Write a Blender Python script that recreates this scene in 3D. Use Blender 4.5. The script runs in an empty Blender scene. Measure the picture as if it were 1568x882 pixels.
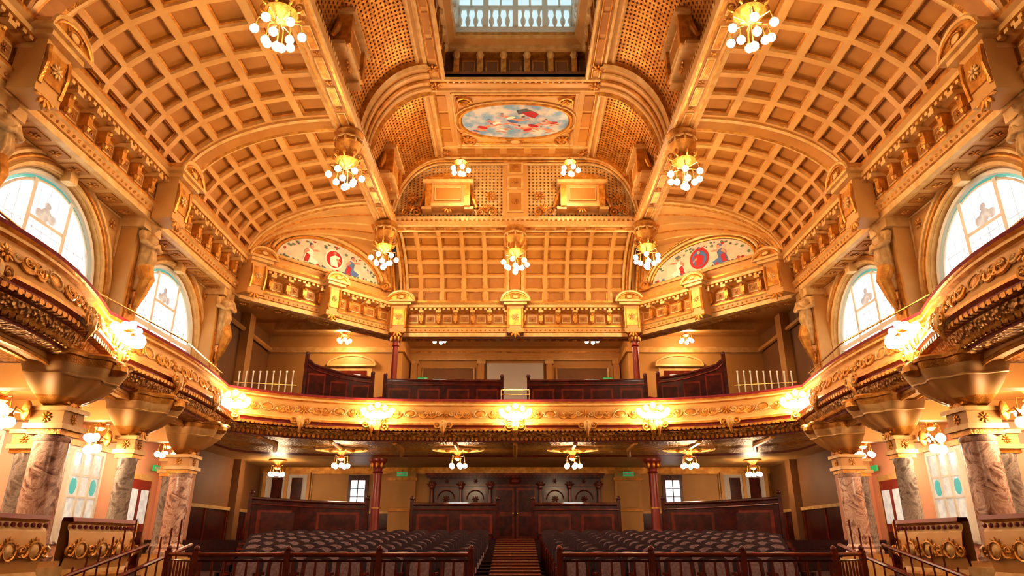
import bpy, math, random
from mathutils import Vector as Vc, Matrix
random.seed(4)
pi=math.pi; sin=math.sin; cos=math.cos; sqrt=math.sqrt
# ------------------------------------------------------------------ materials
def mat(name,c,rough=.5,metal=0,c2=None,ns=3.0,bump=0,bs=8.0,kind='noise',emit=0,ec=None,bd=.04,detail=3):
    m=bpy.data.materials.new(name); m.use_nodes=True; nt=m.node_tree; N=nt.nodes; L=nt.links
    b=N['Principled BSDF']; b.inputs['Roughness'].default_value=rough; b.inputs['Metallic'].default_value=metal
    b.inputs['Base Color'].default_value=(*c,1)
    tc=N.new('ShaderNodeTexCoord')
    if c2:
        n=N.new('ShaderNodeTexNoise'); n.inputs['Scale'].default_value=ns; n.inputs['Detail'].default_value=detail
        L.new(tc.outputs['Object'],n.inputs['Vector'])
        r=N.new('ShaderNodeValToRGB'); r.color_ramp.elements[0].position=.38; r.color_ramp.elements[1].position=.62
        r.color_ramp.elements[0].color=(*c,1); r.color_ramp.elements[1].color=(*c2,1)
        L.new(n.outputs['Fac'],r.inputs['Fac']); L.new(r.outputs['Color'],b.inputs['Base Color'])
    if bump:
        if kind=='voronoi':
            t=N.new('ShaderNodeTexVoronoi'); t.feature='F1'; o=t.outputs['Distance']
        else:
            t=N.new('ShaderNodeTexNoise'); o=t.outputs['Fac']
        t.inputs['Scale'].default_value=bs; L.new(tc.outputs['Object'],t.inputs['Vector'])
        bp=N.new('ShaderNodeBump'); bp.inputs['Strength'].default_value=bump; bp.inputs['Distance'].default_value=bd
        L.new(o,bp.inputs['Height']); L.new(bp.outputs['Normal'],b.inputs['Normal'])
    if emit:
        b.inputs['Emission Color'].default_value=(*(ec or c),1); b.inputs['Emission Strength'].default_value=emit
    return m
def marble(name,a,b_,c_):
    m=mat(name,a,.18); nt=m.node_tree; N=nt.nodes; L=nt.links; b=N['Principled BSDF']
    tc=N.new('ShaderNodeTexCoord'); n=N.new('ShaderNodeTexNoise'); n.inputs['Scale'].default_value=2.6; n.inputs['Detail'].default_value=9
    n.inputs['Distortion'].default_value=2.2; n.inputs['Roughness'].default_value=.68
    L.new(tc.outputs['Object'],n.inputs['Vector']); r=N.new('ShaderNodeValToRGB'); e=r.color_ramp.elements
    e[0].position=.36; e[0].color=(*c_,1); e[1].position=.66; e[1].color=(*b_,1); x=e.new(.46); x.color=(*a,1); x=e.new(.52); x.color=(*b_,1); x=e.new(.56); x.color=(*a,1)
    L.new(n.outputs['Fac'],r.inputs['Fac']); L.new(r.outputs['Color'],b.inputs['Base Color']); return m
M={}
M['cream']=mat('cream_gold_plaster',(.66,.37,.11),.5,0,(.60,.31,.08),1.2)
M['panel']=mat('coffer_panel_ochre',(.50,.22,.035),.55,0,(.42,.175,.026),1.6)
M['panel2']=mat('dark_ochre_coffer_shade',(.36,.15,.022),.5)  # darker ochre: crevice shade put into the colour of the coffer walls
M['gold']=mat('gilt_plaster',(.72,.36,.065),.32,.5,(.48,.20,.028),6,.25,40)
M['orn']=mat('carved_gilt_relief',(.70,.38,.09),.33,.45,(.36,.15,.025),9,1,16,'voronoi')
M['pale']=mat('pale_gilt_moulding',(.78,.52,.21),.42,.1,(.66,.39,.12),5)
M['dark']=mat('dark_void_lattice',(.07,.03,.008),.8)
M['red']=mat('oxblood_trim',(.22,.02,.012),.4)
M['velvet']=mat('crimson_velvet',(.24,.012,.015),.8,0,(.17,.01,.012),8)
M['wood']=mat('mahogany',(.095,.011,.004),.22,0,(.05,.006,.003),5)
M['woodl']=mat('mahogany_light',(.22,.026,.007),.24,0,(.14,.017,.005),5)
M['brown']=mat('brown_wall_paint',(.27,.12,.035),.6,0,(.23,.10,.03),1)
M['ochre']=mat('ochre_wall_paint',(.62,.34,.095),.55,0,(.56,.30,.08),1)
M['peach']=mat('peach_wall_paint',(.88,.47,.29),.6,0,(.84,.43,.26),1)
M['white']=mat('white_paint',(.82,.78,.68),.45)
M['offw']=mat('screen_white',(.70,.66,.60),.6)
M['bulb']=mat('lamp_glass',(1,.9,.7),.3,emit=60,ec=(1,.88,.66))
M['glass']=mat('daylight_window_glass',(.75,.85,.9),.2,0,(.95,.97,1),2.5,emit=2.8,ec=(.88,.95,1))
M['glassd']=mat('side_room_glass',(.5,.5,.45),.2,0,(.3,.3,.3),6,emit=.55,ec=(.9,.85,.75))
M['glassb']=mat('turquoise_stained_glass',(.08,.42,.42),.2,emit=.4,ec=(.2,.62,.62))
M['glassg']=mat('shaded_stained_glass',(.35,.35,.38),.3,0,(.55,.6,.62),6,emit=.4,ec=(.55,.55,.58))
M['glassr']=mat('rose_stained_glass',(.6,.15,.12),.3,emit=.6,ec=(.9,.35,.25))
M['lglass']=mat('lantern_glass',(.45,.6,.68),.2,0,(.6,.72,.78),1.5,emit=.85,ec=(.66,.86,.95))
M['marb']=marble('rose_marble',(.52,.29,.20),(.80,.58,.44),(.15,.065,.045))
M['marg']=marble('grey_marble',(.34,.28,.23),(.54,.47,.39),(.16,.12,.10))
M['carpet']=mat('dark_carpet',(.035,.009,.008),.95,0,(.055,.012,.01),20)
M['runner']=mat('red_stair_carpet',(.20,.022,.010),.9,0,(.13,.013,.008),20)
M['seat']=mat('seat_fabric',(.035,.014,.022),.7,0,(.06,.02,.025),30)
M['seatp']=mat('seat_pad_fabric',(.34,.24,.25),.8,0,(.24,.14,.15),25)
M['brass']=mat('brass',(.9,.58,.2),.25,.9)
M['iron']=mat('red_iron',(.26,.028,.014),.35)
M['green']=mat('exit_sign_green',(.02,.4,.12),.4,emit=.35,ec=(.05,.7,.25))
M['stone']=mat('statue_plaster',(.66,.42,.17),.5,0,(.50,.29,.09),7)
M['sky']=mat('painted_sky',(.20,.33,.46),.7,0,(.62,.55,.46),2.6)
M['pink']=mat('painted_flesh',(.72,.34,.20),.7,0,(.55,.2,.12),6)
M['pred']=mat('painted_red',(.42,.025,.025),.7)
M['pdk']=mat('painted_slate',(.10,.11,.12),.7)
M['pgr']=mat('painted_green',(.14,.20,.12),.7)
M['pbl']=mat('painted_blue',(.10,.17,.34),.7)
M['pcr']=mat('painted_cream',(.70,.60,.42),.7,0,(.58,.49,.36),3)
M['pivory']=mat('painted_ivory',(.82,.76,.62),.7)
for k_ in('bulb','green','glassb','glassg','glassr','glassd'): M[k_].cycles.emission_sampling='NONE'
# ------------------------------------------------------------------ mesh builder
class MB:
    def __init__(s): s.V=[];s.F=[];s.M=[]
    def face(s,pts,m):
        i=len(s.V); s.V+= [tuple(p) for p in pts]; s.F.append(tuple(range(i,i+len(pts)))); s.M.append(m)
    def grid(s,P,m,close=False):
        i=len(s.V); nr=len(P); nc=len(P[0])
        for r in P: s.V+=[tuple(p) for p in r]
        for a in range(nr-1):
            for b in range(nc-1+(1 if close else 0)):
                b2=(b+1)%nc
                s.F.append((i+a*nc+b,i+a*nc+b2,i+(a+1)*nc+b2,i+(a+1)*nc+b)); s.M.append(m if isinstance(m,str) else m[a])
    def obox(s,c,ax,ay,az,m):
        c=Vc(c);ax=Vc(ax);ay=Vc(ay);az=Vc(az); i=len(s.V)
        for z in(-1,1):
            for y in(-1,1):
                for x in(-1,1): s.V.append(tuple(c+ax*x+ay*y+az*z))
        for f in((0,1,3,2),(4,6,7,5),(0,4,5,1),(2,3,7,6),(0,2,6,4),(1,5,7,3)):
            s.F.append(tuple(i+k for k in f)); s.M.append(m)
    def box(s,x0,x1,y0,y1,z0,z1,m):
        s.obox(((x0+x1)/2,(y0+y1)/2,(z0+z1)/2),((x1-x0)/2,0,0),(0,(y1-y0)/2,0),(0,0,(z1-z0)/2),m)
    def tube(s,path,r,m,n=6,cap=True):
        path=[Vc(p) for p in path]; P=[]; k=len(path); prev=None
        for i,p in enumerate(path):
            t=(path[min(i+1,k-1)]-path[max(i-1,0)])
            if t.length<1e-9: t=Vc((0,0,1))
            t.normalize()
            if prev is None: a=t.orthogonal().normalized()
            else:
                a=prev-t*prev.dot(t)
                a=a.normalized() if a.length>1e-6 else t.orthogonal().normalized()
            prev=a; b=t.cross(a); rr=r[i] if isinstance(r,(list,tuple)) else r
            P.append([p+(a*cos(2*pi*j/n)+b*sin(2*pi*j/n))*rr for j in range(n)])
        s.grid(P,m,True)
        if cap: s.face(P[0],m); s.face(P[-1],m)
    def lathe(s,prof,c,m,n=16,ax=None):
        c=Vc(c); X=Vc((1,0,0));Y=Vc((0,1,0));Z=Vc((0,0,1))
        if ax: X,Y,Z=[Vc(a) for a in ax]
        s.grid([[c+X*r*cos(2*pi*j/n)+Y*r*sin(2*pi*j/n)+Z*z for j in range(n)] for r,z in prof],m,True)
    def ball(s,c,r,m,n=8,ax=None):
        if not isinstance(r,(tuple,list)): r=(r,r,r)
        X,Y,Z=ax if ax else (Vc((1,0,0)),Vc((0,1,0)),Vc((0,0,1)))
        c=Vc(c); k=max(4,n//2+1)
        s.grid([[c+X*(r[0]*sin(pi*a/k)*cos(2*pi*j/n))+Y*(r[1]*sin(pi*a/k)*sin(2*pi*j/n))+Z*(-r[2]*cos(pi*a/k)) for j in range(n)] for a in range(k+1)],m,True)
    def sweep(s,path,prof,mats,side=1):
        fr=frames(path); P=[]
        for o,z in prof: P.append([Vc((p.x+n.x*o*w*side,p.y+n.y*o*w*side,z)) for p,t,n,w in fr])
        s.grid(P,mats)
    def mirror(s):
        n=len(s.V); s.V+=[(-x,y,z) for x,y,z in s.V]; s.F+=[tuple(n+i for i in reversed(f)) for f in s.F]; s.M+=list(s.M); return s
    def mirrored(s):
        o=MB(); o.V=[(-x,y,z) for x,y,z in s.V]; o.F=[tuple(reversed(f)) for f in s.F]; o.M=list(s.M); return o
    def mesh(s,name,smooth=False):
        me=bpy.data.meshes.new(name); me.from_pydata(s.V,[],s.F)
        used=sorted(set(s.M)); ix={k:i for i,k in enumerate(used)}
        for k in used: me.materials.append(M[k])
        me.polygons.foreach_set('material_index',[ix[k] for k in s.M])
        if smooth:
            me.polygons.foreach_set('use_smooth',[True]*len(s.F))
            try: me.set_sharp_from_angle(angle=math.radians(38))
            except Exception: pass
        me.update(); return me
    def build(s,name,smooth=False,parent=None):
        o=bpy.data.objects.new(name,s.mesh(name,smooth)); bpy.context.scene.collection.objects.link(o)
        if parent: o.parent=parent
        return o
def frames(path):
    pts=[Vc((p[0],p[1],0)) for p in path]; out=[]; k=len(pts)
    for i,p in enumerate(pts):
        a=(pts[i]-pts[i-1]).normalized() if i>0 else None
        b=(pts[i+1]-pts[i]).normalized() if i<k-1 else None
        if a is None:a=b
        if b is None:b=a
        t=(a+b); t=t.normalized() if t.length>1e-6 else a
        w=1/max(.45,t.dot(a)); out.append((p,t,Vc((t.y,-t.x,0)),w))
    return out
def walk(path,step,start=0.5):
    """evenly spaced positions along 2-D path: (p,t,n)"""
    pts=[Vc((p[0],p[1],0)) for p in path]; L=sum((pts[i+1]-pts[i]).length for i in range(len(pts)-1))
    cnt=max(1,round(L/step)); st=L/cnt; out=[]; targets=[st*(k+start) for k in range(cnt)]; acc=0;j=0
    for i in range(len(pts)-1):
        sg=pts[i+1]-pts[i]; l=sg.length
        while j<len(targets) and targets[j]<=acc+l+1e-9:
            t=sg.normalized(); out.append((pts[i]+t*(targets[j]-acc),t,Vc((t.y,-t.x,0)))); j+=1
        acc+=l
    return out,st
Z=Vc((0,0,1))
def inst(name,me,loc,rz=0,sc=(1,1,1),parent=None):
    o=bpy.data.objects.new(name,me); o.location=loc; o.rotation_euler=(0,0,rz); o.scale=sc
    bpy.context.scene.collection.objects.link(o)
    if parent:o.parent=parent
    return o
def plight(loc,e,parent=None,col=(1,.66,.35),r=.07,name='lamp_glow'):
    l=bpy.data.lights.new(name,'POINT'); l.energy=e; l.color=col; l.shadow_soft_size=r
    o=bpy.data.objects.new(name,l); o.location=loc; bpy.context.scene.collection.objects.link(o)
    if parent:o.parent=parent
    return o
# ------------------------------------------------------------------ ornament
def spiral(mb,o,ex,ey,en,a,turns,d,r,m,ph=0):
    pts=[];rr=[]
    n=int(11*turns)+3
    for i in range(n):
        t=i/(n-1); rho=a*(1-.82*t); th=ph+turns*2*pi*t
        pts.append(o+ex*(rho*cos(th)*d)+ey*(rho*sin(th))+en*(r*.4)); rr.append(r*(1-.45*t))
    mb.tube(pts,rr,m,5)
    mb.ball(pts[-1],r*1.3,m,6)
def rosette(mb,o,ex,ey,en,R,m,k=8):
    for i in range(k):
        th=2*pi*i/k; d=ex*cos(th)+ey*sin(th); q=ey*cos(th)-ex*sin(th)
        mb.ball(o+d*R*.6+en*R*.08,(R*.42,R*.2,R*.16),m,6,(d,q,en))
    mb.ball(o+en*R*.15,(R*.26,R*.26,R*.26),m,8,(ex,ey,en))
def cartouche(mb,o,ex,ey,en,w,h,m,m2):
    mb.tube([o+ex*w*cos(2*pi*i/14)+ey*h*sin(2*pi*i/14)+en*.02 for i in range(15)],min(w,h)*.14,m,5)
    mb.ball(o,(w*.85,h*.85,min(w,h)*.28),m2,10,(ex,ey,en))
    for d in(-1,1):
        spiral(mb,o+ex*d*w*1.15+ey*h*.5,ex,ey,en,h*.42,1.2,d,h*.13,m,pi)
        spiral(mb,o+ex*d*w*1.05-ey*h*.6,ex,-ey,en,h*.36,1.2,d,h*.12,m,pi)
    for k in(-1,0,1):
        d=(ey+ex*k*.6).normalized(); mb.ball(o+d*h*1.25,(h*.34,h*.13,h*.1),m,6,(d,en.cross(d),en))
def leafspray(mb,o,ex,ey,en,R,m,n=5,spread=1.2):
    for i in range(n):
        th=(i-(n-1)/2)*spread/(n-1)*2; d=ey*cos(th)+ex*sin(th)
        mb.ball(o+d*R*.42,(R*.4,R*.15,R*.12),m,6,(d,en.cross(d),en))
def coffers(mb,f,nu,nv,fr,dep,mF,mW,mP,flip=1,ring=.12,frv=None):
    e=1e-3; frv=frv or fr
    def nrm(u,v):
        a=f(u+e,v)-f(u-e,v); b=f(u,v+e)-f(u,v-e); n=a.cross(b); return n.normalized()*flip
    for i in range(nu):
        for j in range(nv):
            u0=i/nu;u1=(i+1)/nu;v0=j/nv;v1=(j+1)/nv
            def rg(a,b,d):
                r=[]
                for (uu,vv) in((u0+(u1-u0)*a,v0+(v1-v0)*b),(u1-(u1-u0)*a,v0+(v1-v0)*b),(u1-(u1-u0)*a,v1-(v1-v0)*b),(u0+(u1-u0)*a,v1-(v1-v0)*b)):
                    p=f(uu,vv); r.append(p-nrm(uu,vv)*d if d else p)
                return r
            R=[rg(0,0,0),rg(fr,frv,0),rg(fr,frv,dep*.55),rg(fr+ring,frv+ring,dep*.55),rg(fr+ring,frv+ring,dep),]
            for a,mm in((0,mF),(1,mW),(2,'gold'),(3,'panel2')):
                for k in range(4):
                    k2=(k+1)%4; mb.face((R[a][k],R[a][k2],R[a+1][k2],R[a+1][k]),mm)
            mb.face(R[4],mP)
def lattice(mb,f,nu,nv,mF,mD,flip=1,dep=.06,h=.33):
    e=1e-3
    def nrm(u,v): return ((f(u+e,v)-f(u-e,v)).cross(f(u,v+e)-f(u,v-e))).normalized()*flip
    for i in range(nu):
        for j in range(nv):
            u0=i/nu;u1=(i+1)/nu;v0=j/nv;v1=(j+1)/nv; uc=(u0+u1)/2;vc=(v0+v1)/2
            C=[f(u0,v0),f(u1,v0),f(u1,v1),f(u0,v1)]
            D=[f(uc,vc-(v1-v0)*h),f(uc+(u1-u0)*h,vc),f(uc,vc+(v1-v0)*h),f(uc-(u1-u0)*h,vc)]
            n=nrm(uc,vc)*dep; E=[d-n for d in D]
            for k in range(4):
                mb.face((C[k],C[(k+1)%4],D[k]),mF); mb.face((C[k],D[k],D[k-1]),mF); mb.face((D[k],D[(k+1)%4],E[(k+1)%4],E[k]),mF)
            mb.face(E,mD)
# ================================================================== ROOM SHELL (z=0 is eye level, floor at -1.7)
FL=-1.7
mb=MB(); mb.box(-11,11,-4,29.3,FL-.2,FL,'carpet'); mb.build('floor')
NR=11; RY0=11.2; RP=.80
def rowz(i): return -1.08+i*.052
mb=MB()
for i in range(NR+1):
    y0=RY0-.45+i*RP; xw=5.2+2.0*min(1,i/9); mb.box(-xw,xw,y0,20.4,rowz(i)-.4 if i else FL,rowz(i),'carpet')
mb.box(-10.4,10.4,20.4,27.2,FL,.05,'carpet')
mb.build('stepped_seating_floor')
mb=MB()
for i in range(NR*2+1):
    y0=RY0-.75+i*RP/2; z=rowz(0)+.05+i*.050
    mb.box(-.5,.5,y0,y0+.42,z-.2,z,'runner'); mb.box(-.5,.5,y0-.012,y0+.0,z-.012,z+.002,'brass')
mb.build('aisle_steps')
for s,nm in((-1,'left'),(1,'right')):
    mb=MB(); mb.box(min(s*6.85,s*10.7),max(s*6.85,s*10.7),3,21,FL,-.75,'carpet'); mb.build('side_aisle_floor')
# ------ lower walls
def lower_wall(s):
    mb=MB(); x=s*10.6
    mb.box(min(x,x+s*.2),max(x,x+s*.2),3,21,FL,3,'peach')
    mb.box(min(s*9.6,s*10.8),max(s*9.6,s*10.8),21,21.2,FL,3,'peach')
    xa=s*9.8
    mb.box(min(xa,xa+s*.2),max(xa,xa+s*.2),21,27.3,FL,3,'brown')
    mb.box(min(xa-s*.05,xa),max(xa-s*.05,xa),21,27.2,-1,1.0,'wood')
    mb.box(min(xa-s*.09,xa),max(xa-s*.09,xa),21,27.2,1.0,1.1,'pale')
    for y in(22.5,24.2,25.9): mb.box(min(xa-s*.08,xa),max(xa-s*.08,xa),y,y+.08,-1,1,'woodl')
    for y in(24.4,): mb.box(min(xa-s*.25,xa),max(xa-s*.25,xa),y,y+.45,.0,2.7,'brown')
    return mb
lower_wall(-1).build('wall_left_stalls'); lower_wall(1).build('wall_right_stalls')
mb=MB(); mb.box(-9.9,9.9,27.2,27.4,FL,3.0,'ochre')
for s in(-1,1):
    x=s*8.75; mb.box(x-.95,x+.95,27.12,27.2,.5,2.5,'pale'); mb.box(x-.8,x+.8,27.08,27.13,.6,2.4,'offw')
    for dx in(-.35,.4): mb.box(x+dx-.2,x+dx+.2,27.04,27.09,.4,2.3,'wood')
    for dx in(-.85,0,.85): mb.box(x+dx-.06,x+dx+.06,27.0,27.12,.5,2.5,'cream')
mb.box(-9.9,9.9,27.1,27.2,2.45,2.7,'gold'); mb.box(-9.9,9.9,27.12,27.2,1.0,1.08,'pale'); mb.box(-9.9,9.9,27.15,27.2,0,1.0,'wood')
mb.build('wall_back_stalls')
# ------ upper rear gallery room
mb=MB(); mb.box(-9.9,9.9,28.6,28.8,3,8.0,'ochre'); mb.box(-9.9,9.9,28.45,28.6,7.35,7.8,'cream'); mb.box(-9.9,9.9,28.4,28.6,7.28,7.36,'pale'); mb.box(-9.9,9.9,28.4,28.6,7.6,7.66,'gold')
for x in(-4.3,-1.45,1.45,4.3): mb.box(x-.13,x+.13,28.35,28.6,3,7.2,'cream'); mb.box(x-.18,x+.18,28.32,28.6,7.1,7.25,'pale')
for x in(-2.85,2.85): mb.box(x-1.1,x+1.1,28.5,28.6,4,6.95,'brown'); mb.tube([(x-1.1,28.5,4),(x-1.1,28.5,6.95),(x+1.1,28.5,6.95),(x+1.1,28.5,4)],.05,'pale',5)
mb.box(-1.2,1.2,28.45,28.6,3,7.15,'offw')
mb.build('wall_back_gallery')
for s,nm in((-1,'left'),(1,'right')):
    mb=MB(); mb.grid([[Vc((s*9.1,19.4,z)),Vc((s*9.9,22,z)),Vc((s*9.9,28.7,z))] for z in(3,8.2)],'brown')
    mb.box(min(s*4.7,s*9.9),max(s*4.7,s*9.9),26.6,26.8,3,8.0,'ochre')
    mb.box(min(s*4.5,s*4.75),max(s*4.5,s*4.75),26.5,28.5,3,8.0,'ochre'); mb.box(min(s*4.4,s*4.85),max(s*4.4,s*4.85),26.35,28.5,7.1,7.3,'cream')
    mb.box(min(s*4.7,s*9.9),max(s*4.7,s*9.9),26.45,26.6,7.1,7.3,'pale')
    mb.tube([(s*9.05,19.9,7.2),(s*9.8,22,7.2),(s*9.8,26.5,7.2)],.09,'cream'); mb.box(min(s*9.6,s*9.9),max(s*9.6,s*9.9),23.6,24.1,3,8,'cream')
    mb.build('wall_%s_gallery'%nm)
mb=MB(); mb.face([(-9.9,19.3,7.8),(-8.8,20.1,7.8),(-4.6,24.4,7.8),(4.6,24.4,7.8),(8.8,20.1,7.8),(9.9,19.3,7.8),(9.9,28.8,7.8),(-9.9,28.8,7.8)],'cream')
for s in(-1,1): mb.obox((s*7.2,24.8,7.65),(1.9,0,0),(0,.12,0),(0,0,.15),'pale')
mb.build('ceiling_gallery')
# ------ upper side walls with arched window openings
WX=9.1; WR=1.80; GR=1.70; WIN=[(12.15,WR),(17.0,WR),(7.35,WR)]; ZS=5.08; ZSILL=4.1
def side_wall():
    mb=MB(); x=-WX; ys=3.0
    for cy,R in sorted(WIN):
        mb.face([(x,ys,3),(x,cy-R,3),(x,cy-R,8.4),(x,ys,8.4)],'ochre')
        mb.face([(x,cy-R,3),(x,cy+R,3),(x,cy+R,ZSILL),(x,cy-R,ZSILL)],'ochre')
        A=[(cy+R*cos(pi-pi*i/24),ZS+R*sin(pi*i/24)) for i in range(25)]
        for i in range(24):
            mb.face([(x,A[i][0],A[i][1]),(x,A[i+1][0],A[i+1][1]),(x,A[i+1][0],8.4),(x,A[i][0],8.4)],'ochre')
        B=[(cy-R,ZSILL)]+A+[(cy+R,ZSILL)]
        mb.grid([[Vc((x-d,a,b)) for a,b in B] for d in(0,.25)],'pale')
        for rr,dd,w,mm in((R+.07,.0,.06,'pale'),(R+.2,.02,.035,'gold'),(R+.3,.03,.055,'pale')):
            pp=[Vc((x+dd,cy-rr,3.2))]+[Vc((x+dd,cy+rr*cos(pi-pi*i/24),ZS+rr*sin(pi*i/24))) for i in range(25)]+[Vc((x+dd,cy+rr,3.2))]
            mb.tube(pp,w,mm,6)
        spiral(mb,Vc((x+.2,cy,ZS+R+.22)),Vc((0,1,0)),Z,Vc((1,0,0)),.13,1.2,1,.04,'gold'); mb.obox((x+.1,cy,ZS+R+.12),(.1,0,0),(0,.12,0),(0,0,.24),'pale')
        for sd in(-1,1):
            y2=cy+sd*(R+.25)
            mb.tube([(x+.02,y2,6.98),(x+.02,cy+sd*.85,6.98),(x+.02,cy+sd*1.5,6.62),(x+.02,y2,6.0),(x+.02,y2,6.98)],.028,'pale',5)
            rosette(mb,Vc((x+.03,cy+sd*1.75,6.72)),Vc((0,1,0)),Z,Vc((1,0,0)),.13,'gold',6)
        ys=cy+R
    mb.face([(x,ys,3),(x,19.6,3),(x,19.6,8.4),(x,ys,8.4)],'ochre')
    for py in(9.75,14.57,19.15):  # piers
        w=.3
        mb.box(x,x+.4,py-w,py+w,3,7.1,'cream'); mb.box(x+.4,x+.44,py-w+.1,py+w-.1,3.2,5.7,'gold'); mb.box(x,x+.58,py-w-.08,py+w+.08,6.8,7.06,'pale')
        mb.box(x,x+.5,py-w-.05,py+w+.05,4.4,4.6,'pale')
        mb.tube([(x+.55,py,5.9),(x+.68,py,5.6),(x+.58,py,5.2),(x+.45,py,4.8)],[.2,.16,.11,.05],'gold',7)
        for k_ in(-1,1): spiral(mb,Vc((x+.46,py,5.0+k_*.02)),Vc((0,1,0)),Z*k_,Vc((1,0,0)),.13,1.3,k_,.035,'gold')
    return mb
w=side_wall(); w.build('wall_left'); w.mirrored().build('wall_right')
def window_mesh():
    mb=MB(); cz=ZS
    def arc(r,x,n=24,z0=ZSILL): return [Vc((x,-r,z0))]+[Vc((x,r*cos(pi-pi*i/n),cz+r*sin(pi*i/n))) for i in range(n+1)]+[Vc((x,r,z0))]
    a=arc(GR-.1,0); mb.face(a,'glass')
    mb.grid([arc(GR-.1,.01),arc(GR,.01)],'glassb')
    mb.tube(arc(GR+.03,.04),.07,'white',6); mb.tube(arc(GR-.13,.04),.03,'white',6)
    for y in(-.55,.55): mb.box(-.02,.09,y-.05,y+.05,ZSILL,cz+sqrt((GR-.1)**2-y*y),'white')
    mb.box(-.02,.1,-GR,GR,cz-.06,cz+.06,'white'); mb.box(-.02,.08,-GR,GR,cz-.78,cz-.71,'white')
    mb.box(-.02,.08,-.55,.55,cz+.72,cz+.79,'white')
    mb.box(0,.12,-GR-.08,GR+.08,ZSILL-.06,ZSILL+.06,'white')
    for y,z,r in((0,cz+.98,.17),(-.18,cz+.93,.13),(.19,cz+.94,.13),(0,cz+1.16,.1),(-.05,cz+.86,.12)):
        mb.ball((.02,y,z),(.012,r,r*.8),'glassg',10)
    for y in(-1.05,0,1.05):
        for k in range(6): mb.ball((.02,y+.16*cos(k*pi/3),cz-.35+.22*sin(k*pi/3)),(.01,.035,.06),('glassb','glassg','glassr')[k%3],6)
    for y in(-1.35,-1.05,-.82,-.28,0,.28,.82,1.05,1.35): mb.box(-.01,.02,y-.007,y+.007,ZSILL,cz+sqrt((GR-.12)**2-y*y),'glassg')
    for z in(-.4,.35,.6): mb.box(-.01,.02,-GR+.3,GR-.3,cz+z-.007,cz+z+.007,'glassg')
    return mb.mesh('arched_window')
wm=window_mesh(); k=1
for s in(-1,1):
    for cy,R in WIN:
        inst('window_%d'%k,wm,(s*(WX+.2),cy,0),0 if s<0 else pi); k+=1
# ================================================================== ENTABLATURE
EP=[(-8.5,3),(-8.5,19.75),(-4.38,24),(4.38,24),(8.5,19.75),(8.5,3)]
prof=[(-.6,8.3),(-.6,7.02),(-.1,7.02),(.03,7.02),(.03,7.16),(.07,7.18),(.07,7.32),(.12,7.36),(.12,7.42),(0,7.46),(0,7.9),(.08,7.94),(.22,8.0),(.36,8.04),(.36,8.14),(.44,8.2),(.44,8.27),(.1,8.32),(-.1,8.34)]
mts=['ochre','cream','pale','pale','gold','cream','pale','gold','pale','panel','gold','cream','gold','pale','cream','gold','pale','cream']
mb=MB(); mb.sweep(EP,prof,mts)
for a,b in zip(EP[:-1],EP[1:]):
    W,st=walk([a,b],.62)
    for p,t,n in W: mb.obox(p-n*.33+Z*7.01,t*st*.36,n*.17,Z*.012,'panel'); rosette(mb,p-n*.33+Z*6.99,t,n,-Z,.12,'gold',6)
mb.build('trim_1_entablature')
mb=MB()
for a,b in zip(EP[:-1],EP[1:]):
    W,st=walk([a,b],.62)
    for i,(p,t,n) in enumerate(W):
        mb.obox(p+n*.1+Z*7.74,t*.07,n*.1,Z*.17,'gold'); mb.obox(p+n*.17+Z*7.9,t*.09,n*.17,Z*.045,'pale')
        mb.ball(p+n*.15+Z*7.55,(.08,.07,.1),'gold',6,(t,n,Z)); mb.ball(p+n*.2+Z*7.82,(.07,.06,.06),'gold',6,(t,n,Z))
        q=p+t*st*.5
        if i<len(W)-1:
            mb.obox(q+n*.012+Z*7.68,t*st*.27,n*.015,Z*.15,'pale'); mb.obox(q+n*.02+Z*7.68,t*st*.22,n*.015,Z*.11,'panel2'); rosette(mb,q+n*.04+Z*7.68,t,Z,n,.08,'gold',6)
    W,st=walk([a,b],.17)
    for p,t,n in W: mb.obox(p+n*.27+Z*8.0,t*.045,n*.05,Z*.04,'pale'); mb.ball(p+n*.08+Z*7.25,.035,'gold',4)
mb.build('trim_2_frieze_brackets')
def pediment(p,t,n,sc=1):
    mb=MB(); p=Vc(p)
    mb.obox(p+n*.3+Z*7.55,t*.32*sc,n*.24,Z*.5,'cream'); mb.obox(p+n*.55+Z*7.6,t*.22*sc,n*.02,Z*.3,'gold'); rosette(mb,p+n*.58+Z*7.6,t,Z,n,.15*sc,'pale')
    for d in(-1,1): mb.tube([p+n*.56+t*d*.27*sc+Z*7.95,p+n*.6+t*d*.27*sc+Z*7.6,p+n*.54+t*d*.27*sc+Z*7.2],[.05,.035,.05],'gold',5)
    mb.obox(p+n*.34+Z*8.1,t*.44*sc,n*.34,Z*.05,'pale')
    rows=[]
    for o in(.1,.72):
        rows.append([p+t*(.54*sc*cos(pi*i/12))+n*o+Z*(8.18+.4*sc*sin(pi*i/12)) for i in range(13)])
    mb.grid(rows,'cream'); mb.face(rows[1],'gold')
    mb.tube(rows[1],.05,'pale',6); mb.tube([q+n*.02-Z*.09*(1 if 0<i<12 else 0) for i,q in enumerate(rows[1])],.03,'gold',5); mb.obox(p+n*.42+Z*8.18,t*.58*sc,n*.34,Z*.035,'pale')
    cartouche(mb,p+n*.74+Z*(8.32),t,Z,n,.15*sc,.09*sc,'gold','pale')
    leafspray(mb,p+n*.5+Z*7.12,t,-Z,n,.35,'gold')
    mb.build('segmental_pediment')
cd=Vc((4.12,4.25,0)).normalized()
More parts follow.
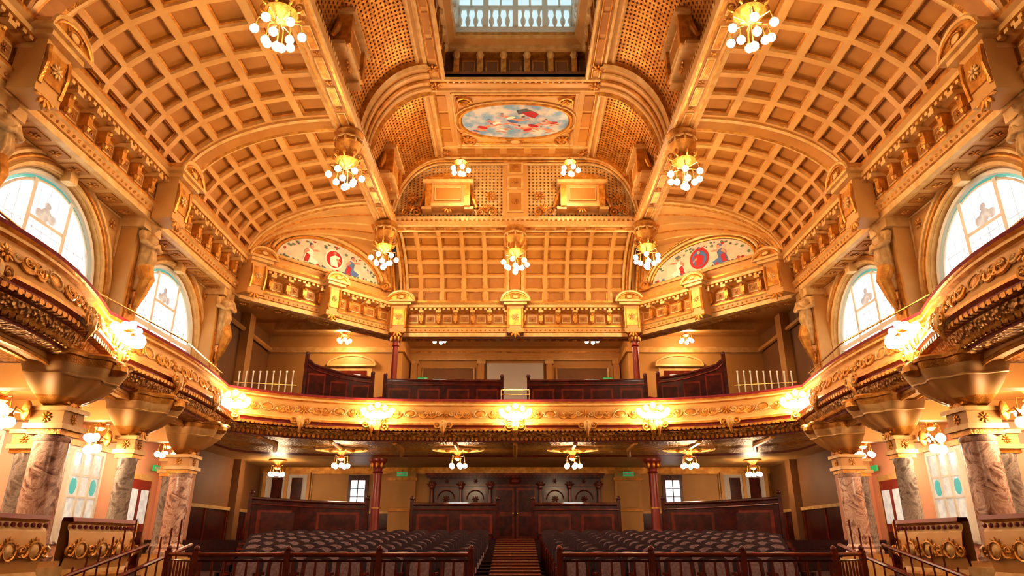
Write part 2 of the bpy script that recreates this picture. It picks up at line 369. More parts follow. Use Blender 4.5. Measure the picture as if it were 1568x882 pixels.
for s in(-1,1):
    for y in(9.75,14.57): pediment((s*8.5,y,0),Vc((0,1,0)),Vc((-s,0,0)))
    pediment((s*4.42,23.95,0),Vc((1,0,0)),Vc((s*-.38,-.92,0)).normalized(),.9)
    t=Vc((-s*cd.x,cd.y,0)); pediment((s*6.44,21.87,0),t,Vc((-s*cd.y,-cd.x,0)),.75)
    pediment((s*8.35,19.6,0),t,Vc((-s*.9,-.4,0)).normalized(),.8)
pediment((0,24,0),Vc((1,0,0)),Vc((0,-1,0)),.95)
# herm figures on piers
def herm():
    mb=MB(); m='stone'
    mb.ball((.1,0,.98),(.11,.10,.14),m,12); mb.ball((.03,0,1.03),(.13,.13,.14),m,10)
    mb.ball((.215,0,.96),(.03,.02,.035),m,6); mb.ball((.19,.04,1.0),(.02,.02,.014),m,6); mb.ball((.19,-.04,1.0),(.02,.02,.014),m,6); mb.ball((.2,0,.9),(.02,.035,.012),m,6)
    for d in(-1,1):
        mb.ball((.08,d*.11,.97),(.025,.02,.045),m,6)
        mb.tube([(0.06,d*.1,.78),(.04,d*.27,.72),(.12,d*.33,.5),(.28,d*.18,.42),(.3,d*.02,.46)],[.09,.095,.075,.055,.045],m,8)
        for k in range(5): mb.tube([(.30,d*.03,.43+.028*k),(.33,-d*.05,.44+.027*k),(.33,-d*(.1 if k<4 else .06),.43+.027*k)],[.017,.015,.012],m,5)
    mb.tube([(.06,0,.88),(.05,0,.8),(.06,0,.65),(.08,0,.45),(.07,0,.2),(.02,0,-.2),(-.04,0,-.6)],[.07,.09,.2,.17,.17,.13,.07],m,12)
    mb.ball((.16,.09,.66),.085,m,8); mb.ball((.16,-.09,.66),.085,m,8)
    for d in(-1,0,1): mb.tube([(.22,d*.08,.4),(.24,d*.1,.15),(.14,d*.06,-.25)],[.03,.05,.02],m,5)
    o=mb.build('caryatid_figure',True)
    r=o.modifiers.new('r','REMESH'); r.mode='VOXEL'; r.voxel_size=.018; r.use_smooth_shade=True
    return o
h0=herm(); h0.location=(-8.62,14.57,5.95)
for s in(-1,1):
    for y in(9.75,14.57,19.1):
        if s==-1 and y==14.57: continue
        o=h0.copy(); bpy.context.scene.collection.objects.link(o); o.location=(s*8.62,y,5.95); o.rotation_euler=(0,0,(0 if s<0 else pi)+(0 if y<19 else s*.4))
# ================================================================== VAULTED SIDE CEILINGS
VX0,VX1,VZ0,VZ1=8.35,4.6,8.3,10.25
def vx(u):
    th=u*pi/2; return VX1+(VX0-VX1)*cos(th), VZ0+(VZ1-VZ0)*sin(th)
def side_vault():
    mb=MB()
    for y0,y1,n in((3.0,9.3,7),(9.9,14.9,6),(15.5,19.5,5)):
        def f(u,v,y0=y0,y1=y1): x,z=vx(u*.985); return Vc((-x,y0+(y1-y0)*v,z))
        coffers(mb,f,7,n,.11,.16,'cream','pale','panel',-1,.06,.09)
    for y0,y1 in((9.3,9.9),(14.9,15.5),(19.5,19.8)):
        P=[[Vc((-vx(i/20)[0],y,vx(i/20)[1]-d)) for i in range(21)] for y,d in((y0,0),(y0,.07),(y0+.08,.1),(y0+.14,.06),(y1-.14,.06),(y1-.08,.1),(y1,.07),(y1,0))]
        mb.grid(P,['cream','pale','gold','panel','gold','pale','cream'])
    rows=[]
    for k in range(6):
        rows.append([Vc((-vx(i/20)[0],19.8+(k/5)*(24-19.75)*(8.5-vx(i/20)[0])/4.12,vx(i/20)[1])) for i in range(21)])
    mb.grid(rows,'cream')
    for k in(1,2,3,4): mb.tube(rows[k][3:],.04,'gold' if k%2 else 'pale',5)
    return mb
w=side_vault(); w.build('ceiling_vault_left'); w.mirrored().build('ceiling_vault_right')
def cant(s):
    mb=MB(); A=Vc((s*8.5,19.75,0)); B=Vc((s*4.38,24,0)); t=(B-A).normalized(); L=(B-A).length; n=Vc((-s*cd.y,-cd.x,0))
    P=[]
    for i in range(25):
        q=A+t*L*i/24; xx=abs(q.x); u=min(1,max(0,(VX0-xx)/(VX0-VX1))); z=VZ0+(VZ1-VZ0)*sqrt(max(0,1-(1-u)**2)); P.append((q,z+.05))
    mb.grid([[q+Z*8.2 for q,z in P],[q+Z*z for q,z in P]],'cream')
    C=A+t*L*.5+n*.05; hw=1.98
    def arc(g,zo=0): return [C+n*.03+t*((hw+g)*cos(pi-pi*i/20))+Z*(8.72+zo+(1.05+g)*sin(pi*i/20)) for i in range(21)]
    mb.face(arc(0),'pcr')
    for g,m,r in((.06,'gold',.05),(.2,'pale',.06),(.32,'gold',.03)): 
        a=arc(g); mb.tube(a+[a[0]],r,m,6)
    cartouche(mb,C+n*.1+Z*8.5,t,Z,n,.2,.14,'gold','pale')
    for d in(-1,1): spiral(mb,C+n*.12+t*d*2.25+Z*8.75,t,Z,n,.2,1.5,d,.05,'gold'); leafspray(mb,C+n*.12+t*d*2.3+Z*8.6,t*d,Z,n,.4,'gold')
    def poly(pts,m,d=.045): mb.face([C+n*d+t*a+Z*(8.72+b) for a,b in pts],m)
    def disc(a,b,r,m,d=.042,r2=None): poly([(a+r*cos(2*pi*i/20),b+(r2 or r)*sin(2*pi*i/20)) for i in range(20)],m,d)
    if s<0: disc(.12,.48,.36,'pivory'); disc(.12,.48,.31,'pred',.048); k='pivory'
    else: disc(.0,.48,.38,'pred'); disc(.0,.48,.29,'pbl',.048); k='pred'
    c0=.12 if s<0 else 0
    poly([(c0-.12,.22),(c0+.16,.22),(c0+.12,.45),(c0+.22,.6),(c0+.02,.64),(c0-.18,.52)],k,.054); disc(c0,.7,.06,'pink',.054)
    poly([(c0+.1,.55),(c0+.26,.42),(c0+.24,.36),(c0+.06,.48)],'pink',.056)
    for a,m1 in((-.78,'pivory' if s<0 else 'pbl'),(.85,'pbl' if s<0 else 'pivory')):
        poly([(a-.3,.08),(a+.22,.08),(a+.3,.2),(a+.06,.3),(a+.1,.55),(a-.1,.62),(a-.22,.35)],m1,.05); disc(a+.02,.69,.07,'pink',.052); disc(a+.0,.73,.07,'pdk',.051)
        poly([(a+.05,.52),(a+.32,.58),(a+.34,.63),(a+.05,.6)],'pink',.056); poly([(a-.25,.1),(a-.08,.1),(a-.03,.36),(a-.17,.42)],'pred',.056)
        poly([(a-.12,.6),(a-.26,.44),(a-.22,.38),(a-.06,.5)],'pink',.057)
    for i in range(60):
        a=random.uniform(-1.85,1.85); zt=1.02*sqrt(max(0,1-(a/hw)**2)); b=random.choice([.04,.07,.1,zt-.08,zt-.14,zt-.2]); 
        if b>0 and (abs(a)>1.1 or abs(b-zt)<.22 or b<.12): disc(a,b,random.uniform(.03,.07),random.choice(['pdk','pgr','pgr','pgr','pred','pbl']),.05+i*.0001,random.uniform(.02,.05))
    return mb
cant(-1).build('lunette_painting',True); cant(1).build('lunette_painting',True)
# ================================================================== REAR COVE
def bc(u): th=u*pi/2; return 21.25+(23.95-21.25)*cos(th), 8.3+(10.2-8.3)*sin(th)
mb=MB()
for x0,x1 in((-4.3,-.32),(.32,4.3)):
    def f(u,v): y,z=bc(v*.98); return Vc((x0+(x1-x0)*u,y,z))
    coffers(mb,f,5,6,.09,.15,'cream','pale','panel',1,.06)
for (a,b) in((-.32,.32),):
    P=[[Vc((x,bc(i/16)[0]-d*.5,bc(i/16)[1]-d)) for i in range(17)] for x,d in((a,0),(a,.1),(a+.1,.12),(a+.13,.06),(b-.13,.06),(b-.1,.12),(b,.1),(b,0))]
    mb.grid(P,['pale','pale','gold','panel','gold','pale','pale'])
for s in(-1,1):
    x=s*4.3; P=[Vc((x,*bc(i/16))) for i in range(17)]
    mb.face(P+[Vc((x,24.2,10.3)),Vc((x,24.2,8.3))],'cream')
    for g in(0,.14,.3): mb.tube([Vc((x-s*.05-s*g*.8,p.y-g*.0,p.z-.03)) for p in P],.055,'gold' if g==.14 else 'pale',6)
    for g in(.12,.3,.5): mb.tube([Vc((x+s*.1+s*g,bc(i/16)[0]-.02,bc(i/16)[1])) for i in range(17)],.06,'gold',6)
mb.build('ceiling_cove_rear')
# ================================================================== MAIN BEAMS
mb=MB()
bp=[(-4.6,3),(-4.6,21.3),(4.6,21.3),(4.6,3)]
mb.sweep(bp,[(-.08,10.25),(-.08,10.0),(0,9.96),(.06,9.92),(.1,9.92),(.14,9.98),(.42,9.98),(.46,9.92),(.52,9.92),(.56,9.98),(.6,10.1),(.5,10.2),(.46,10.34),(.36,10.4),(.2,10.46)],
 ['cream','pale','pale','gold','pale','panel','pale','gold','pale','cream','gold','pale','gold','pale'])
for a,b in zip(bp[:-1],bp[1:]):
    W,st=walk([a,b],1.0)
    for p,t,n in W:
        mb.obox(p+n*.28+Z*9.965,t*.36,n*.1,Z*.02,'pale'); mb.obox(p+n*.28+Z*9.95,t*.32,n*.07,Z*.015,'gold')
        rosette(mb,p+n*.28+t*st*.5+Z*9.97,t,n,-Z,.09,'gold',6)
    W,st=walk([a,b],.16)
    for p,t,n in W: mb.obox(p+n*.56+Z*10.16,t*.04,n*.04,Z*.05,'pale')
mb.build('ceiling_beam')
# ================================================================== CENTRAL VAULT
CX,CT,CB=4.34,2.6,10.42; CH=12.8
def cv(v): th=v*pi/2; return CT+(CX-CT)*cos(th), CB+(CH-CB)*sin(th)
def arch(x):
    x=abs(x); return CH if x<=CT else CB+(CH-CB)*sqrt(max(0,1-((x-CT)/(CX-CT))**2))
mb=MB()
for y0,y1 in((5.4,10.3),(11.1,15.95),(17.45,21.0)):
    def f(u,v,y0=y0,y1=y1): x,z=cv(.1+v*.82); return Vc((-x,y0+(y1-y0)*u,z))
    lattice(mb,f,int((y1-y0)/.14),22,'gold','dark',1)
    for vv in(.09,.93):
        mb.tube([f(i/8,(vv-.1)/.82) for i in range(9)],.06,'pale',6)
    P=[[Vc((-cv(v)[0],y,cv(v)[1])) for y in(y0,y1)] for v in(0,.05,.1)]; mb.grid(P,'cream')
    P=[[Vc((-cv(v)[0],y,cv(v)[1])) for y in(y0,y1)] for v in(.92,.96,1)]; mb.grid(P,'cream')
for y0,y1 in((10.3,11.1),(15.95,17.45),(21.0,21.3)):
    dd=[(y0,0),(y0,.09),(y0+.12,.14),(y0+.2,.07),(y1-.2,.07),(y1-.12,.14),(y1,.09),(y1,0)]
    mb.grid([[Vc((-cv(i/18)[0]+d,y,cv(i/18)[1]-d)) for i in range(19)] for y,d in dd],['gold','pale','gold','cream','gold','pale','gold'])
    if y1-y0>1:
        for g in(.42,.75,1.08): mb.tube([Vc((-cv(i/18)[0]+.09,y0+g,cv(i/18)[1]-.09)) for i in range(19)],.05,'pale' if g!=.75 else 'gold',6)
mb.mirror()
def lun(x0,x1):
    def f(u,v):
        x=x0+(x1-x0)*u; a=arch(x)-.14; return Vc((x,21.2,10.5+v*max(.02,a-10.5)))
    return f
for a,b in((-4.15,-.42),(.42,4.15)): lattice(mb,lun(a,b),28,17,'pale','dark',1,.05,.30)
mb.face([(-4.4,21.28,10.3)]+[(x/10,21.28,arch(x/10)) for x in range(-43,44)]+[(4.4,21.28,10.3)],'cream')
mb.box(-.42,.42,21.08,21.2,10.4,12.7,'cream'); 
for z0,z1 in((10.6,11.4),(11.5,12.0),(12.1,12.55)): mb.box(-.28,.28,21.04,21.1,z0,z1,'pale'); mb.box(-.2,.2,21.01,21.06,z0+.07,z1-.07,'panel'); rosette(mb,Vc((0,21,(z0+z1)/2)),Vc((1,0,0)),Z,Vc((0,-1,0)),.13,'gold')
for g,m,r in((.02,'pale',.08),(.16,'gold',.05),(.28,'pale',.05)):
    mb.tube([(x/20*(1-g*.1),21.1,arch(x/20)-g) for x in range(-86,87,2)],r,m,6)
EX=Vc((1,0,0)); EYn=Vc((0,-1,0))
for s in(-1,1):
    for q in(.8,3.4):
        o=Vc((s*q,21.08,10.62)); spiral(mb,o,EX,Z,EYn,.2,1.4,s,.04,'gold'); spiral(mb,o+EX*s*.38,EX,Z,EYn,.16,1.4,-s,.035,'gold'); leafspray(mb,o+EX*s*.2+Z*.1,EX,Z,EYn,.3,'gold')
    rosette(mb,Vc((s*3.55,21.08,11.15)),EX,Z,EYn,.24,'gold'); rosette(mb,Vc((s*.85,21.08,11.25)),EX,Z,EYn,.2,'gold')
mb.build('ceiling_central_vault')
def console(p,t,n):
    mb=MB(); p=Vc(p)
    mb.obox(p+n*.18+Z*.1,t*.62,n*.2,Z*.38,'cream'); mb.obox(p+n*.4+Z*.1,t*.44,n*.02,Z*.24,'panel'); mb.tube([p+n*.41+t*a+Z*b for a,b in((-.44,-.14),(.44,-.14),(.44,.34),(-.44,.34),(-.44,-.14))],.03,'pale',5)
    for s in(-1,1):
        mb.obox(p+n*.25+t*s*.66+Z*.05,t*.1,n*.24,Z*.42,'gold'); mb.tube([p+t*s*.76+n*.2+Z*.35,p+t*s*.86+n*.2+Z*.0,p+t*s*.98+n*.15-Z*.3],[.05,.08,.05],'gold',6)
        mb.obox(p+n*.2+t*s*.72-Z*.42,t*.16,n*.2,Z*.05,'pale')
    mb.obox(p+n*.25+Z*.52,t*.86,n*.32,Z*.06,'pale'); mb.obox(p+n*.22+Z*.64,t*.78,n*.26,Z*.07,'gold'); mb.obox(p+n*.2-Z*.34,t*.74,n*.26,Z*.05,'pale')
    P=[[p+n*o+t*(.6*cos(pi*i/10))+Z*(.7+.2*sin(pi*i/10)) for i in range(11)] for o in(0,.42)]; mb.grid(P,'cream'); mb.face(P[1],'gold')
    leafspray(mb,p+n*.3-Z*.36,t,-Z,n,.3,'gold')
    mb.build('vault_console')
for s in(-1,1):
    console((s*2.3,21.15,11.05),EX,EYn)
    for y in(8,13.55,19.4):
        console((s*4.3,y,11.15),Vc((0,1,0)),Vc((-s,0,.0)).normalized())
# flat crown with opening for the lantern
OX,OY0,OY1=2.1,6.0,16.7
mb=MB()
mb.box(-CT,-OX,3,OY1,CH,CH+.15,'cream'); mb.box(OX,CT,3,OY1,CH,CH+.15,'cream'); mb.box(-CT,CT,OY1,21.3,CH,CH+.15,'cream'); mb.box(-CT,CT,3,OY0,CH,CH+.15,'cream')
for s in(-1,1):
    for xx,r,m in((CT-.02,.07,'pale'),(OX+.02,.07,'pale'),(OX+.14,.03,'gold'),(CT-.14,.03,'gold')): mb.tube([(s*xx,3,CH-.01),(s*xx,21.1 if xx>2.4 else OY1,CH-.01)],r,m,6)
    y=5
    while y<16: mb.box(s*2.35-.09,s*2.35+.09,y,y+.8,CH-.03,CH,'panel'); y+=1.0
    for y in(17.0,20.75,16.2): rosette(mb,Vc((s*2.38,y,CH-.04)),EX,Vc((0,1,0)),-Z,.2,'gold')
for y,r,m in((OY1+.03,.08,'pale'),(OY1+.2,.04,'gold'),(17.25,.06,'pale'),(20.4,.06,'pale'),(20.95,.05,'gold')): mb.tube([(-CT,y,CH-.01),(CT,y,CH-.01)],r,m,6)
for i in range(24): mb.ball((-2+i*4/23,OY1+.12,CH-.02),.05,'pivory',5)
for d in(0,.12): mb.tube([(-1.95+d,17.4+d,CH-.02),(1.95-d,17.4+d,CH-.02),(1.95-d,20.25-d,CH-.02),(-1.95+d,20.25-d,CH-.02),(-1.95+d,17.4+d,CH-.02)],.04,'gold' if d else 'pale',6)
for s in(-1,1):
    for y in(17.9,18.8,19.7): mb.box(s*2.28-.14,s*2.28+.14,y-.38,y+.38,CH-.03,CH,'panel')
    for y,d in((17.75,1),(19.95,-1)):
        o=Vc((s*1.6,y,CH-.06)); spiral(mb,o,EX,Vc((0,d,0)),-Z,.25,1.5,s,.05,'gold',pi); leafspray(mb,o,EX*s,Vc((0,d,0)),-Z,.35,'gold')
for x in range(-2,3): mb.box(x*.85-.3,x*.85+.3,20.52,20.82,CH-.03,CH,'panel')
cartouche(mb,Vc((0,20.0,CH-.06)),EX,Vc((0,-1,0)),-Z,.22,.15,'gold','pale')
mb.build('ceiling_crown')
# mural
mb=MB(); mc=Vc((0,18.85,CH-.035))
def mo(r,k=1.0): 
    return [mc+Vc((1.72*r*cos(2*pi*i/40),.95*r*(abs(sin(2*pi*i/40))**.8)*(1 if sin(2*pi*i/40)>0 else -1),0)) for i in range(40)]
mb.face(mo(1),'sky'); a=mo(1.05); mb.tube(a+[a[0]],.06,'gold',6); a=mo(1.14); mb.tube(a+[a[0]],.03,'pale',6)
def body(x,y,d,cloth,sc=1):
    def e(px,py,a,b,m,dz,ang=0):
        mb.face([mc+Vc((x+d*sc*(px+a*cos(q)*cos(ang)-b*sin(q)*sin(ang)),y-sc*(py+a*cos(q)*sin(ang)+b*sin(q)*cos(ang)),-dz)) for q in[2*pi*i/14 for i in range(14)]],m)
    e(0,0,.17,.075,'pink',.006,.5); e(.18,.17,.05,.055,'pink',.008); e(.19,.21,.055,.035,'pdk',.009); e(.24,.05,.15,.028,'pink',.009,.4); e(-.22,-.12,.2,.045,'pink',.007,.3); e(-.1,-.18,.18,.04,'pink',.008,-.5)
    e(-.12,-.03,.17,.07,cloth,.011,-.3)
body(-.95,.3,1,'pred',1.0); body(-.7,.05,-1,'pivory',.8); body(-.25,-.25,-1,'pivory',.9); body(.05,-.05,1,'pbl',1.1); body(.3,.42,-1,'pred',.9); body(.72,.2,1,'pred',1.1); body(1.0,.45,-1,'pink',.8); body(-1.2,.5,1,'pbl',.7); body(1.15,.05,-1,'pred',.8); body(-.35,.45,1,'pivory',.7)
mb.face([mc+Vc((x,y,-.013)) for x,y in((.05,-.62),(.35,-.72),(.6,-.5),(.5,-.35),(.3,-.45),(.1,-.4))],'pdk')
mb.face([mc+Vc((x,y,-.014)) for x,y in((.2,-.5),(.5,-.6),(.75,-.42),(.62,-.2),(.4,-.3))],'pred')
mb.build('ceiling_mural')
# ================================================================== LANTERN
mb=MB()
def ringwall(x,y0,y1,z0,z1,m):
    P=[(-x,y0),(-x,y1),(x,y1),(x,y0),(-x,y0)]
    mb.grid([[Vc((a,b,z)) for a,b in P] for z in(z0,z1)],m)
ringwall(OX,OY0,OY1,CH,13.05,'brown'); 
lp=[(-OX,OY0),(-OX,OY1),(OX,OY1),(OX,OY0)]
mb.sweep(lp,[(0,13.0),(-.25,13.02),(-.25,13.7),(.0,13.75),(.12,13.8),(.12,13.92),(.3,14.0),(.34,14.1),(.34,14.2),(.2,14.24)],['pale','panel2','gold','pale','pale','cream','pale','gold','pale'])
for a,b in zip(lp[:-1],lp[1:]):
    W,st=walk([a,b],.7)
    for p,t,n in W:
        mb.obox(p-n*.08+Z*13.38,t*.08,n*.12,Z*.36,'gold'); mb.ball(p+n*.05+Z*13.6,(.12,.1,.14),'pale',6,(t,n,Z)); q=p+t*st*.5
        mb.obox(q-n*.22+Z*13.38,t*st*.28,n*.02,Z*.22,'gold'); mb.obox(q-n*.2+Z*13.38,t*st*.22,n*.02,Z*.16,'brown')
WXl=1.78; WY=16.42
lp2=[(-WXl,OY0),(-WXl,WY),(WXl,WY),(WXl,OY0)]
mb.sweep(lp2,[(0,14.2),(0,14.45),(-.05,14.5),(-.05,15.1),(0,15.12),(0,15.25),(-.06,15.25)],['white','white','lglass','white','white','white'])
mb.sweep(lp2,[(-.08,15.25),(-.08,17.3)],['lglass']); mb.sweep(lp2,[(0,17.2),(.1,17.3),(.1,17.6)],['white','white'])
for a,b in zip(lp2[:-1],lp2[1:]):
    W,st=walk([a,b],.24)
    for p,t,n in W: mb.lathe([(.03,14.45),(.075,14.6),(.08,14.7),(.03,14.85),(.045,15.0),(.07,15.12)],(p.x+n.x*.0,p.y+n.y*.0,0),'white',6)
    W,st=walk([a,b],.9,0)
    for i,(p,t,n) in enumerate(W):
        mb.obox(p+Z*15.9,t*.08,n*.08,Z*1.45,'white'); mb.obox(p+t*st*.5+Z*16.2,t*.03,n*.03,Z*1.0,'white')
    for z in(15.75,16.6): 
        A=Vc((*a,z));B=Vc((*b,z)); d=(B-A).normalized(); mb.obox((A+B)/2,(B-A)/2,Vc((d.y,-d.x,0))*.05,Z*.03,'white')
mb.box(-WXl-.1,WXl+.1,OY0,WY+.1,17.6,17.7,'white'); mb.box(-.12,.12,OY0,WY,17.3,17.6,'white'); 
mb.build('skylight_lantern')
# ================================================================== BALCONY
def bay(p0,p1,b,n):
    p0=Vc((*p0,0));p1=Vc((*p1,0)); d=(p1-p0); nn=Vc((d.y,-d.x,0)).normalized()
    return [ (p0+d*t+nn*b*sin(pi*t)) for t in [i/n for i in range(n+1)]]
B0=bay((-7.45,5.2),(-7.45,11.75),.75,20); B1=bay((-7.45,11.75),(-7.75,18.0),.22,18)
BK=[Vc((x,18+2.1*(1-abs(x/7.75)**4),0)) for x in [-7.75+15.5*i/60 for i in range(61)]]
left=[p for p in bay((-7.45,-1.3),(-7.45,5.2),.75,10)][:-1]+B0[:-1]+B1[:-1]
RAIL=left+BK+[Vc((-p.x,p.y,0)) for p in reversed(left)]
bprof=[(-.12,3.2),(-.12,3.86),(-.1,3.93),(.0,3.96),(.1,3.93),(.1,3.87),(.05,3.84),(.1,3.80),(.1,3.76),(.04,3.73),(.06,3.66),(.12,3.5),(.2,3.34),(.26,3.24),(.34,3.2),(.36,3.14),(.3,3.1),(.3,3.06),(.38,3.03),(.38,2.99),(.26,2.95),(.2,2.84),(.05,2.74),(.05,2.7),(-.35,2.68)]
bm=['velvet','velvet','velvet','velvet','velvet','gold','pale','pale','gold','cream','cream','cream','cream','pale','gold','red','red','gold','gold','red','orn','orn','red','orn']
mb=MB(); mb.sweep(RAIL,bprof,bm)
W,st=walk(RAIL,1.02)
for i,(p,t,n) in enumerate(W):
    ey=Vc((n.x*-.35,n.y*-.35,1)).normalized(); en=Vc((n.x,n.y,.35)).normalized(); o=p+n*.15+Z*3.49
    if p.y<3: continue
    if i%2==0:
        cartouche(mb,o,t,ey,en,.17,.12,'pale','gold')
    else:
        rosette(mb,o,t,ey,en,.15,'gold',8)
        for d in(-1,1): spiral(mb,o+t*d*.2+ey*.02,t,ey,en,.09,1.2,d,.028,'pale',pi)
    for d in(-1,1):
        spiral(mb,o+t*d*.40-ey*.01,t,ey,en,.15,1.5,d,.032,'gold',pi); spiral(mb,o+t*d*.44+ey*.05,t,-ey,en,.08,1.2,-d,.025,'pale')
        leafspray(mb,o+t*d*.48-ey*.12,t,-t*d+ey*.5,en,.2,'gold',4)
W,st=walk(RAIL,.13)
for p,t,n in W:
    if p.y>3: mb.obox(p+n*.34+Z*3.0,t*.04,n*.05,Z*.035,'gold'); mb.ball(p+n*.14+Z*2.78,(.05,.06,.06),'gold',4,(t,n,Z))
W,st=walk(RAIL,2.05)
for p,t,n in W:
    if p.y>3:
        o=p+n*.42+Z*3.12; mb.ball(o,(.13,.08,.16),'pale',8,(t,n,Z)); mb.tube([o+Z*.1,o+n*.03-Z*.1,o-n*.05-Z*.3],[.07,.06,.02],'gold',6)
        for d in(-1,1): spiral(mb,o+t*d*.17+Z*.02,t,Z,n,.11,1.3,d,.035,'gold',pi)
mb.build('balcony_parapet',True)
inner=[];outer=[]
for p in RAIL[:len(left)]: inner.append(p); outer.append(Vc((-10.6,p.y,0)))
inner+= [BK[0]]*2; outer+=[Vc((-10.6,18,0)),Vc((-10.6,27.2,0))]
for p in BK: inner.append(p); outer.append(Vc((p.x*9.9/7.75,28.7,0)))
inner+= [BK[-1]]*2; outer+=[Vc((10.6,27.2,0)),Vc((10.6,18,0))]
for p in reversed(RAIL[:len(left)]): inner.append(Vc((-p.x,p.y,0))); outer.append(Vc((10.6,p.y,0)))
mb=MB()
ks=[0,.06,.10,.22,.25,.4,.43,1]; zs=[2.7,2.70,2.74,2.76,2.72,2.74,2.70,2.70]
mb.grid([[a+(b-a)*k+Z*z for a,b in zip(inner,outer)] for k,z in zip(ks,zs)],['gold','red','orn','gold','orn','red','cream'])
mb.grid([[a+Z*3.15 for a in inner],[b+Z*3.15 for b in outer]],'carpet')
for x in[-7,-5.25,-3.5,-1.75,0,1.75,3.5,5.25,7]:
    y0=18+2.1*(1-abs(x/7.75)**4); mb.tube([(x,y0+.1,2.69),(x*1.02,y0+2,2.71),(x*1.08,y0+3.2,2.69)],.07,'gold',6)
for x in(-5.4,-1.78,1.78,5.4):
    rosette(mb,Vc((x,21.7,2.70)),EX,Vc((0,1,0)),-Z,.42,'gold',10)
    for rr in(.5,.62): mb.tube([(x+rr*1.3*cos(2*pi*i/24),21.7+rr*sin(2*pi*i/24),2.70) for i in range(25)],.03,'pale',5)
mb.build('balcony_floor')
def screen(path,ztops,zb,name,panel=.9):
    mb=MB(); n=len(path)
    P=[Vc((*p,0)) for p in path]; fr=frames(path)
    for off in(-.03,.03): mb.grid([[p+nn*off+Z*zb for p,t,nn,w in fr],[p+nn*off+Z*z for (p,t,nn,w),z in zip(fr,ztops)]],'wood')
    mb.tube([p+Z*z for p,z in zip(P,ztops)],.055,'wood',8)
    for side in(-1,1):
        mb.tube([p+nn*side*.05+Z*(z-.14) for (p,t,nn,w),z in zip(fr,ztops)],.018,'woodl',5)
    W,st=walk(path,panel)
    for p,t,nn in W:
        j=min(range(n),key=lambda a:(P[a]-p).length); zt=ztops[j]-.2
        for s in(-1,1): mb.obox(p+nn*s*.045+Z*(zb+zt)/2,t*st*.38,nn*.012,Z*max(.05,(zt-zb)/2-.06),'woodl'); mb.obox(p+nn*s*.055+Z*(zb+zt)/2,t*st*.32,nn*.012,Z*max(.03,(zt-zb)/2-.12),'wood')
    for e in(0,-1):
        p=P[e]; mb.box(p.x-.05,p.x+.05,p.y-.06,p.y+.06,zb-.1,ztops[e]+.12,'wood'); mb.ball((p.x,p.y,ztops[e]+.16),.07,'wood',8)
    mb.build(name,True)
for s in(-1,1):
    xs=[.42+ (4.1-.42)*i/8 for i in range(9)]
    p=[(s*x,21.35-.15*(x/4)**2) for x in xs]; screen(p,[4.78]*9,3.6,'balcony_seating_screen')
    xs=[4.45,4.9,5.4,5.8,6.2,6.4]; p=[(s*x,21.15-.5*((x-4.4)/2)**2-.2) for x in xs]; screen(p,[4.78,4.82,4.9,5.0,5.1,5.28],3.6,'balcony_seating_screen',.7)
mb=MB()
for s in(-1,1):
    for i in range(9):
        x=s*(6.6+i*.15); y=19.9-i*.12; mb.tube([(x,y,3.7),(x,y,4.72-.03*i)],.02,'white',6); mb.ball((x,y,4.75-.03*i),.035,'white',6)
    mb.tube([(s*6.5,19.98,4.35),(s*7.9,18.86,4.2)],.02,'brass',6)
mb.build('balcony_handrail_posts')
mb=MB()
for s in(-1,1):
    mb.tube([(s*.42,20.2,3.9),(s*.42,20.2,4.25)],.02,'brass'); 
    mb.tube([(s*7.7,4,4.2),(s*7.0,8.3,4.2),(s*7.5,11.6,4.2),(s*7.35,14.8,4.2),(s*7.8,17.8,4.2)],.02,'brass',6)
mb.tube([(-.42,20.2,4.25),(.42,20.2,4.25)],.02,'brass'); mb.tube([(-.42,20.2,4.12),(.42,20.2,4.12)],.015,'brass')
mb.build('brass_safety_rail')
mb=MB()
for i in range(5): mb.box(-7.6 if i<1 else -8.8,7.6 if i<1 else 8.8,21.5+i*1.2,28.5,3.15,3.5+i*.22,'carpet')
mb.build('balcony_tiers')
mb=MB()
for i in range(4):
    for s in(-1,1):
        for k_ in range(13):
            x=s*(.8+k_*.52); y=22.2+i*1.2; z=3.5+i*.22
            if i==3 and abs(x)>4.0: continue
            mb.box(x-.23,x+.23,y+.2,y+.3,z+.35,z+.92,'velvet'); mb.tube([(x-.22,y+.25,z+.92),(x,y+.25,z+.97),(x+.22,y+.25,z+.92)],.05,'velvet',6); mb.box(x-.23,x+.23,y-.2,y+.2,z+.38,z+.5,'velvet'); mb.box(x-.25,x-.22,y-.2,y+.3,z,z+.65,'wood')
mb.build('balcony_seat_rows')
def iron(z0,z1,r=.11):
    mb=MB(); mb.lathe([(r*1.9,z0),(r*1.9,z0+.1),(r*1.3,z0+.2),(r*1.1,z0+.35),(r,z0+.5),(r,z1-.5),(r*1.3,z1-.47),(r,z1-.42),(r*1.1,z1-.3),(r*1.9,z1-.12),(r*2.1,z1-.08),(r*2.1,z1)],(0,0,0),'iron',14)
    for k in range(8):
        a=2*pi*k/8; mb.ball((r*1.5*cos(a),r*1.5*sin(a),z1-.2),(.06,.06,.12),'gold',6)
    mb.lathe([(r*1.25,z0+1),(r*1.25,z0+1.05)],(0,0,0),'gold',14); return mb.mesh('iron_column',True)
i1=iron(3.6,7.05); 
for s in(-1,1): inst('iron_column',i1,(s*4.3,23.7,0))
i2=iron(.05,2.7,.15)
for s in(-1,1): inst('iron_column',i2,(s*4.75,24.3,0)); 
